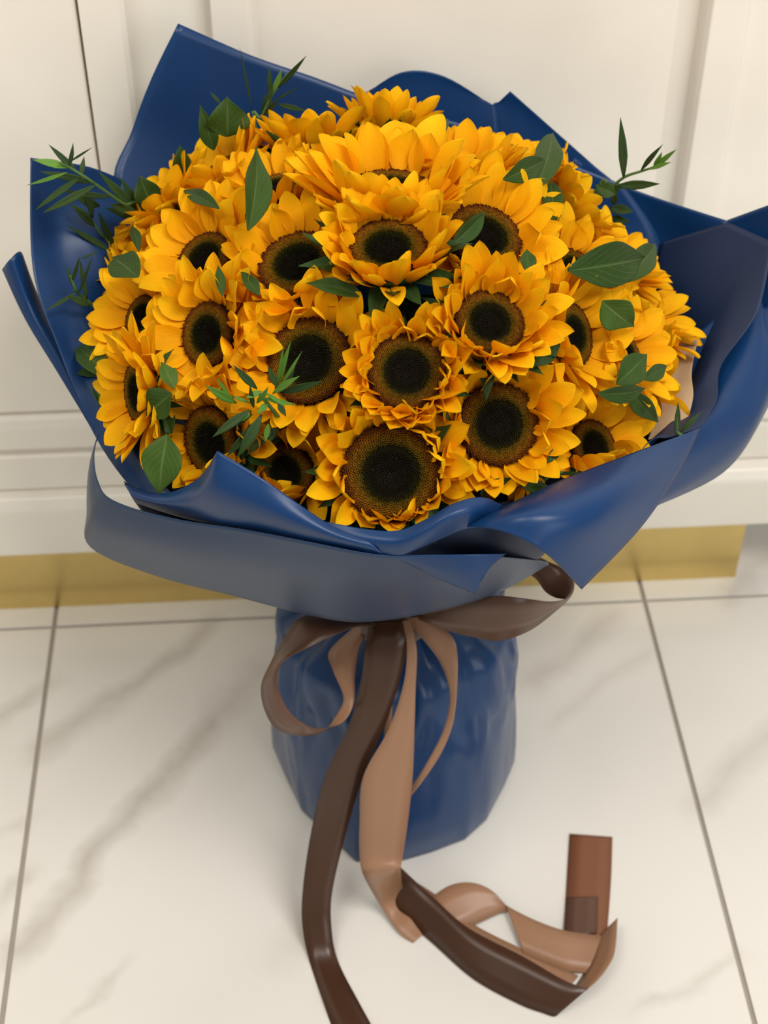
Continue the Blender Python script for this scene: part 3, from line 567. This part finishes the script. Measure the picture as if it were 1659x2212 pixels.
FL_DATA = [
 (1238, 592, 120, 52, 45, 38, 1.0, -.012, 'sunflower underneath the broad glossy leaf, only a few petals showing', (14, 14, 12), True, .06),
 (845, 1020, 209, 6, -90, 60, .95, .010, 'large sunflower with a round face-on disc resting on the curved front paper edge', (17, 16, 12), True, .25),
 (1073, 916, 176, 16, 0, 50, 1.0, .004, 'sunflower with dark round disc beside the rolled paper cone, petals long on the cone side', (15, 16, 14), True, .2),
 (880, 806, 166, 12, 100, 60, .82, .014, 'sunflower with short tightly curled petals right behind the large face-on one', (19, 18, 10), True, .4),
 (672, 782, 186, 24, 150, 44, 1.0, -.002, 'sunflower whose disc is partly crossed by the fresh green sprig', (14, 15, 14), True, .08),
 (1055, 702, 150, 28, 62, 64, 1.0, .018, 'cupped sunflower with green bracts showing under it, above the gap with dark stems', (16, 16, 14), True, .15),
 (838, 547, 168, 44, 92, 62, 1.0, .016, 'cupped sunflower tilted upward with curled near petals and bracts, above the deep dark gap', (15, 17, 15), True, .2),
 (1043, 520, 165, 40, 62, 36, 1.12, .002, 'wide open sunflower with a small folded leaf across its disc', (16, 18, 16), True, .08),
 (647, 578, 172, 42, 112, 45, 1.0, -.004, 'sunflower half hidden behind the upward tilted cup, leaf standing behind it', (16, 16, 14), True, .12),
 (447, 565, 130, 44, 135, 32, 1.08, .002, 'open sunflower between the tall sheet and the standing veined leaf', (15, 16, 14), True, .08),
 (456, 724, 140, 42, 172, 34, 1.05, .006, 'sunflower with half its disc hidden by its own raised petals, above the narrow side-on one', (15, 16, 14), True, .1),
 (312, 688, 100, 52, 160, 30, 1.05, .002, 'sunflower with long flat petals spread over the kraft liner corner', (14, 15, 12), True, .06),
 (306, 848, 132, 68, 184, 34, .95, .016, 'sunflower seen edge-on with a thin sliver of disc beside two dark leaves', (16, 15, 12), True, .06),
 (466, 955, 160, 48, 195, 30, 1.0, -.006, 'deeply shaded sunflower low in the wrap behind the pointed front flap', (14, 14, 12), True, .08),
 (1230, 724, 136, 58, 12, 40, 1.02, .004, 'sunflower turned to the side with a narrow oval disc below the broad leaf', (15, 16, 14), True, .08),
 (1345, 768, 110, 62, 20, 34, 1.0, .0, 'sunflower mostly hidden behind the rounded light green leaf', (14, 15, 12), True, .06),
 (1276, 970, 124, 44, 18, 34, 1.0, -.010, 'shaded sunflower half sunk behind the upper edge of the rolled paper cone', (14, 15, 14), True, .1),
 (842, 426, 178, 60, 90, 50, 1.36, .004, 'largest bright yellow sunflower with long upright petals hiding its disc', (15, 16, 14), True, .06),
 (685, 318, 140, 98, 97, 44, 1.02, .0, 'sunflower seen from behind with dark pointed bracts, beside the broad back leaf', (14, 16, 14), True, .05),
 (838, 285, 100, 102, 84, 55, .95, .0, 'small sunflower seen from behind standing against the rounded back sheet', (12, 13, 12), True, .05),
 (475, 385, 130, 74, 128, 38, 1.05, .0, 'sunflower with a dense fan of petals below the pair of back leaves', (16, 16, 14), True, .06),
 (1000, 368, 130, 74, 82, 46, 1.02, .0, 'sunflower of ruffled petals packed behind the wide open one', (16, 16, 14), True, .2),
 (1115, 372, 110, 84, 70, 40, .95, -.004, 'small sunflower peeping out behind the two overlapping leaves', (13, 14, 12), True, .05),
 (1222, 445, 120, 88, 36, 40, 1.0, .0, 'sunflower turned away showing shaded bracts under the thin leafy sprig', (14, 14, 12), True, .05),
 (1322, 568, 110, 78, 50, 40, 1.0, -.004, 'sunflower rising just above the broad glossy leaf', (14, 14, 12), True, .06),
 (1408, 820, 130, 86, 8, 40, 1.02, -.004, 'sunflower turned away with pointed bracts against the kraft liner', (16, 16, 14), True, .05),
 (1085, 1062, 120, 50, -95, 40, .8, -.022, 'sunflower hanging low under the dark round one, only petal tips and bracts showing', (14, 14, 12), True, .25),
 (622, 1020, 130, 28, 200, 38, .95, -.020, 'sunken sunflower with dark disc and folded petals between the flap and the face-on one', (13, 13, 10), True, .2),
 (305, 550, 90, 76, 150, 34, .92, .0, 'small sunflower behind the dark round leaf next to the tall sheet', (13, 13, 12), True, .06),
 (372, 440, 90, 82, 140, 34, .92, -.004, 'small sunflower tucked behind the dark pointed leaf near the willow sprig', (13, 13, 12), True, .06),
 (592, 418, 130, 66, 108, 42, 1.0, -.006, 'sunflower of overlapping petals behind the standing veined leaf', (15, 15, 12), True, .08),
 (262, 645, 90, 80, 165, 34, .9, -.004, 'small sunflower peeping out above the flat petalled one at the liner corner', (12, 12, 10), True, .06),
 (252, 838, 80, 88, 190, 34, .8, -.016, 'tiny sunflower edge behind the pair of pointed leaves', (11, 11, 8), True, .06),
 (560, 905, 110, 34, 250, 36, .8, -.028, 'sunflower beneath the fresh green sprig with its disc covered', (14, 14, 12), True, .12),
 (1372, 672, 110, 74, 42, 36, 1.08, -.004, 'sunflower with a broad fan of petals against the dark inner sheet', (15, 15, 12), True, .06),
]
FLOWERS = []
for i, a in enumerate(FL_DATA):
    FLOWERS.append(sunflower(*a[:9], n=a[9], sep=a[10], curl=a[11], seed=i) + (a[0], a[1]))

# petals that would run through a neighbour's disc are left out, as they lie behind it in the bunch
IDX = {}
for root, pos, inv, rd, *_ in FLOWERS: IDX[root.name] = (inv, rd)
for root, pos, inv, rd, *_ in FLOWERS:
    mw = inv.inverted()
    for p in list(root.children):
        if not p.name.startswith('petal'): continue
        pts_ = [mw @ (p.matrix_basis @ Vector((u, 0, 0))) for u in (.3, .5, .7, .85, 1.0)]
        for nm, (iv, r2) in IDX.items():
            if nm == root.name: continue
            q_ = [iv @ v for v in pts_]
            if any(math.hypot(v.x, v.y) < r2 * .92 and -.55 * r2 < v.z < .45 * r2 for v in q_):
                bpy.data.objects.remove(p); break
# ------------------------------------------------------------------ broad leaves on the sunflower stems
LEAF_TB = [(0, .06), (.1, .46), (.22, .82), (.36, 1.0), (.55, .90), (.75, .52), (.9, .17), (1, .01)]
BLADE_TB = [(0, .15), (.15, .6), (.35, 1.0), (.6, .9), (.8, .5), (1, .02)]
def leaf_geo(b, t, W, side_hint, fold, bend, tb, nu=10, nv=6, rip=.0, seed=0):
    ax = t - b; L = ax.length; ax.normalize(); sd = (side_hint - ax * side_hint.dot(ax)).normalized(); up = sd.cross(ax)
    V, U = [], []; rnd = random.Random(seed); ph = rnd.random() * 6
    for i in range(nu + 1):
        u = i / nu; c = b + ax * (L * u) + up * (bend * L * 4 * u * (1 - u)); wd = W / 2 * wprof(u, tb)
        for j in range(nv + 1):
            v = j / nv * 2 - 1; V.append(c + sd * (wd * v) + up * (fold * wd * abs(v) + rip * W * math.sin(ph + u * 11) * abs(v) * v)); U.append((u, j / nv))
    n = nv + 1; F = [(i * n + j, (i + 1) * n + j, (i + 1) * n + j + 1, i * n + j + 1) for i in range(nu) for j in range(nv)]
    return V, F, U
def broad(bx, by_, tx, ty, wpx, fold=.35, bend=.06, dr=.03, drt=None, m='leaf', roll=0.0, flower=None, rip=.05):
    b, t = dome(bx, by_, dr), dome(tx, ty, dr if drt is None else drt); R_, U_, Vw = cam_axes((bx + tx) / 2, (by_ + ty) / 2)
    dist = ((b + t) / 2 - EYE).length; W = wpx * dist / FPX; ax = (t - b).normalized(); sd = ax.cross(Vw).normalized()
    sd = Matrix.Rotation(roll, 3, ax) @ sd
    V, F, U = leaf_geo(b, t, W / max(.5, abs(math.cos(roll))), sd, fold, bend, LEAF_TB, rip=rip, seed=int(bx + ty))
    if flower is None: flower = min(range(len(FLOWERS)), key=lambda k: (FLOWERS[k][1] - b).length)
    root, pos, inv, rd = FLOWERS[flower][:4]
    V = [inv @ B2W(v) for v in V]
    o = obj('leaf', mesh('leaf', V, F, M[m], U), root); s = o.modifiers.new('t', 'SOLIDIFY'); s.thickness = .0005
    o.modifiers.new('s', 'SUBSURF').levels = 1; o.modifiers['s'].render_levels = 1
    o['label'] = 'green pointed leaf' ; return o
LEAVES = [(535, 500, 552, 318, 62, .5, .05, .045, None, 'leaf', .5), (490, 296, 490, 208, 95, .3, .05, .02, None, 'leaf', .2), (462, 325, 432, 226, 42, .3, .05, .02, None, 'leaf', 0),
 (392, 385, 388, 312, 44, .3, .05, .02, None, 'leaf', .3), (1160, 410, 1193, 288, 62, .3, .05, .03, None, 'leaf', .2), (1085, 388, 1178, 343, 52, .3, .06, .035, None, 'leaf', .2), (1200, 482, 1190, 390, 48, .3, .06, .025, None, 'leaf', 0),
 (978, 525, 1048, 456, 42, .6, .05, .05, None, 'leaf', .4), (1225, 585, 1392, 556, 100, .25, .08, .034, None, 'leaf', .1), (1340, 612, 1414, 528, 58, .3, .06, .02, None, 'leaf', .2), (1300, 650, 1370, 705, 80, .25, .06, .03, None, 'leaf2', .2),
 (1330, 830, 1396, 765, 66, .3, .06, .03, None, 'leaf', .2), (1290, 850, 1395, 838, 42, .4, .08, .035, None, 'leaf', .4), (1355, 835, 1422, 912, 46, .3, .06, .02, None, 'leaf', .2), (1150, 790, 1212, 738, 38, .4, .06, .03, None, 'leaf', .2),
 (300, 600, 244, 558, 74, .2, .06, .04, None, 'leaf', .2), (245, 822, 162, 748, 56, .3, .05, .02, None, 'leaf', .2), (215, 812, 147, 776, 48, .3, .05, .012, None, 'leaf', .2), (362, 938, 344, 1068, 92, .3, .08, .026, None, 'leaf2', .2),
 (372, 850, 318, 898, 74, .3, .05, .03, None, 'leaf', .3), (375, 840, 348, 782, 40, .4, .05, .03, None, 'leaf2', .3), (560, 640, 520, 586, 32, .4, .06, .03, None, 'leaf', .3), (785, 640, 660, 612, 40, .5, .08, .02, None, 'leaf', .4),
 (1140, 590, 1138, 538, 38, .4, .05, .03, None, 'leaf', .2), (325, 445, 300, 378, 62, .3, .05, .01, None, 'leaf', .2), (475, 452, 395, 412, 34, .4, .05, .03, None, 'leaf', .3), (928, 312, 966, 257, 26, .3, .05, .02, None, 'leaf', 0),
 (1330, 420, 1285, 400, 36, .3, .05, .01, None, 'leaf', .1), (1030, 1050, 1125, 1032, 26, .4, .06, .015, None, 'leaf', .3), (1120, 1045, 1185, 1050, 30, .4, .05, .01, None, 'leaf', .2), (300, 545, 285, 490, 24, .4, .05, .03, None, 'leaf', .2), (350, 880, 372, 945, 50, .3, .05, .005, None, 'leaf', .2),
 (1385, 820, 1440, 790, 36, .3, .05, .02, None, 'leaf', .2), (1180, 1000, 1218, 955, 22, .3, .05, .02, None, 'leaf', .2), (240, 900, 215, 918, 30, .3, .05, 0, None, 'leaf2', .2), (480, 640, 470, 572, 24, .3, .05, .03, None, 'leaf', .2),
 (960, 710, 880, 640, 90, .3, .05, -.06, None, 'leaf', .2), (800, 720, 900, 660, 110, .3, .05, -.07, None, 'leaf', .1), (900, 720, 810, 640, 110, .3, .05, -.08, None, 'leaf', .1), (760, 700, 960, 690, 120, .3, .05, -.09, None, 'leaf', .0), (700, 1060, 600, 1010, 90, .3, .05, -.06, None, 'leaf', .0), (790, 690, 850, 650, 46, .3, .05, -.05, None, 'leaf', .2)]
for a in LEAVES: broad(*a[:4], a[4], fold=a[5], bend=a[6], dr=a[7], drt=a[8], m=a[9], roll=a[10])

# ------------------------------------------------------------------ sprigs of narrow leaves
def sprig(label, stem, leaves, r=.0013, m='blade', root_w=None, group='narrow leaved sprigs'):
    pts = [pt(q) for q in stem]; full = ([root_w] if root_w else []) + pts
    base = full[0]; e = empty('leafy_sprig', B2W(base)); tag(e, label, 'sprig', group)
    sp = spline(full, 6); inv = Matrix.Translation(-e.location)
    obj('stem', tube_mesh('stem', [inv @ B2W(p) for p in sp], r * 1.2, r * .6, M['stem'], 6), e)
    for k, l in enumerate(leaves):
        bx, by0, tx, ty, wpx = l[:5]; d0 = l[5]; d1 = l[6] if len(l) > 6 else d0 - .006; mm = l[7] if len(l) > 7 else m
        b, t = P(bx, by0, d0), P(tx, ty, d1); _, _, Vw = cam_axes((bx + tx) / 2, (by0 + ty) / 2); ax = (t - b).normalized(); sd = ax.cross(Vw).normalized(); sd = Matrix.Rotation(random.Random(k).uniform(-.5, .5), 3, ax) @ sd
        V, F, U = leaf_geo(b, t, wpx * (b - EYE).length / FPX, sd, .3, random.Random(k + 9).uniform(-.05, .08), BLADE_TB, nu=8, nv=4)
        o = obj('leaf', mesh('leaf', [inv @ B2W(v) for v in V], F, M[mm], U), e); s = o.modifiers.new('t', 'SOLIDIFY'); s.thickness = .0004
RW = lambda x, y: Vector((x, y, .40))
sprig('willow-like sprig arching out over the tall side sheet', [(330, 480, .97), (265, 440, .95), (195, 390, .93), (150, 362, .925), (128, 352, .92)],
 [(150, 362, 70, 345, 18, .925, .92, 'blade2'), (145, 372, 58, 400, 9, .925, .92, 'blade2'), (175, 382, 75, 455, 16, .93, .92), (205, 400, 92, 460, 18, .93, .92), (205, 395, 85, 370, 18, .93, .94), (170, 375, 105, 312, 14, .935, .94), (148, 360, 158, 308, 10, .93, .93), (150, 350, 200, 318, 5, .93, .92),
  (175, 385, 182, 338, 12, .94, .95), (300, 465, 235, 440, 22, .955, .945), (300, 462, 212, 370, 22, .965, .96), (318, 470, 255, 378, 18, .975, .97), (320, 480, 225, 448, 18, .98, .97), (240, 425, 128, 410, 14, .95, .94), (215, 445, 160, 420, 20, .97, .96), (205, 490, 150, 440, 20, .965, .96), (200, 470, 188, 400, 16, .965, .96)], root_w=RW(-.10, .93))
sprig('thin grey-green sprig drooping below the arching one', [(252, 548, .965), (222, 510, .965), (200, 480, .965)],
 [(242, 545, 143, 486, 14, .962, .955), (246, 530, 212, 455, 16, .965, .955), (240, 535, 175, 520, 10, .965, .96), (205, 490, 165, 450, 14, .965, .96), (250, 545, 235, 500, 12, .965, .96)], root_w=RW(-.11, .92))
sprig('wispy sprig of curled blades inside the tall side sheet', [(195, 655, .915), (165, 625, .905), (152, 595, .905)],
 [(155, 610, 172, 553, 9, 0.905, 0.900), (155, 615, 145, 570, 8, 0.905, 0.910), (170, 632, 200, 550, 7, 0.905, 0.895), (168, 630, 97, 672, 9, 0.905, 0.890), (188, 648, 172, 560, 12, 0.908, 0.910), (195, 660, 148, 640, 18, 0.905, 0.900), (172, 560, 215, 540, 5, 0.905, 0.910)], root_w=RW(-.12, .91))
sprig('upright sprig standing in front of the tall back sheet', [(555, 290, 1.03), (565, 255, 1.03), (588, 205, 1.03), (620, 160, 1.03)],
 [(600, 190, 662, 120, 12, 1.03, 1.02), (585, 210, 582, 142, 12, 1.035, 1.04), (590, 200, 608, 150, 14, 1.03, 1.03, 'blade2'), (575, 240, 590, 180, 14, 1.03, 1.03), (592, 218, 645, 188, 5, 1.03, 1.02), (600, 225, 662, 240, 12, 1.03, 1.02), (565, 265, 572, 200, 12, 1.035, 1.04), (545, 240, 518, 102, 5, 1.035, 1.03), (478, 225, 454, 198, 8, 1.035, 1.04), (570, 250, 600, 215, 12, 1.03, 1.02)], root_w=RW(-.05, .97))
sprig('open sprig reaching past the side sheet towards the cabinet stile', [(1285, 430, 1.0), (1320, 405, .99), (1350, 382, .985), (1385, 370, .98), (1410, 362, .975)],
 [(1347, 385, 1340, 253, 20, .985, .985), (1385, 368, 1432, 312, 12, .98, .97), (1412, 362, 1430, 328, 12, .975, .97, 'blade2'), (1412, 364, 1462, 322, 12, .975, .965, 'blade2'), (1400, 366, 1450, 350, 10, .975, .965, 'blade2'), (1330, 402, 1426, 397, 20, .985, .97), (1310, 412, 1345, 400, 24, .99, .98), (1290, 430, 1300, 395, 22, .995, 1.0), (1318, 450, 1368, 458, 24, 1.0, .99), (1315, 470, 1362, 480, 18, 1.0, .99), (1325, 440, 1330, 415, 16, .995, .99), (1310, 500, 1325, 470, 14, 1.0, .99), (1285, 525, 1272, 455, 14, .97, .965)], root_w=RW(.12, .93))
d6 = .735
sprig('fresh bright green sprig lying across the sunflower disc', [(622, 935, .76), (600, 900, .74), (575, 868, d6), (560, 850, d6)],
 [(605, 848, 698, 823, 18, d6, d6 - .01, 'blade'), (590, 850, 648, 812, 16, d6, d6 - .01, 'blade2'), (597, 838, 612, 748, 9, d6 + .005, d6, 'blade2'), (600, 832, 628, 738, 12, d6 + .005, d6, 'blade2'), (605, 835, 652, 760, 8, d6 + .005, d6, 'blade2'), (600, 838, 578, 790, 16, d6, d6, 'blade'), (612, 840, 640, 775, 12, d6 + .004, d6 + .01, 'blade'),
  (555, 840, 503, 788, 18, d6, d6 - .005, 'blade'), (510, 870, 443, 832, 20, d6, d6 - .01, 'blade2'), (498, 862, 468, 815, 9, d6, d6, 'blade2'), (540, 885, 458, 945, 20, d6, d6 - .01, 'blade'), (545, 895, 478, 925, 18, d6 + .005, d6, 'blade'), (540, 895, 498, 910, 18, d6, d6, 'blade2'), (565, 895, 512, 988, 26, d6 - .002, d6 - .015, 'blade'), (545, 915, 490, 985, 20, d6 + .004, d6 - .006, 'blade'),
  (590, 930, 532, 985, 20, d6 + .01, d6, 'blade'), (580, 915, 572, 955, 14, d6, d6 - .005, 'blade2'), (570, 860, 640, 875, 12, d6, d6 - .01, 'blade2'), (575, 850, 618, 880, 10, d6, d6 - .01, 'blade2'), (565, 845, 530, 860, 14, d6, d6 - .006, 'blade2'), (555, 870, 580, 835, 14, d6, d6 - .006, 'blade2'), (548, 880, 540, 830, 12, d6, d6 - .006, 'blade'), (580, 870, 555, 895, 16, d6, d6 - .006, 'blade2'), (540, 870, 500, 855, 8, d6, d6, 'blade2'), (600, 915, 580, 960, 16, d6 + .01, d6, 'blade'), (600, 870, 618, 900, 14, d6, d6 - .004, 'blade')], r=.0016, root_w=RW(-.04, .83))
sprig('short fresh sprig tucked between the edge-on sunflower and the paper', [(250, 905, .84), (228, 885, .835), (215, 865, .835)],
 [(228, 890, 193, 832, 10, .835, .83, 'blade2'), (230, 885, 208, 832, 9, .835, .83, 'blade2'), (250, 905, 215, 915, 20, .84, .83, 'blade')], root_w=RW(-.12, .86))
sprig('narrow sprig poking out above the rolled paper cone', [(1165, 1040, .76), (1190, 1025, .75), (1215, 1020, .745)],
 [(1185, 1015, 1217, 958, 18, .75, .745), (1190, 1025, 1262, 1022, 9, .75, .74), (1180, 1030, 1150, 1020, 14, .755, .75)], root_w=RW(.08, .82))
sprig('grassy blades beside the kraft liner', [(1450, 960, .80), (1462, 930, .80), (1463, 900, .80)],
 [(1460, 940, 1465, 868, 14, .80, .80), (1470, 935, 1515, 890, 12, .805, .81)], root_w=RW(.13, .82))
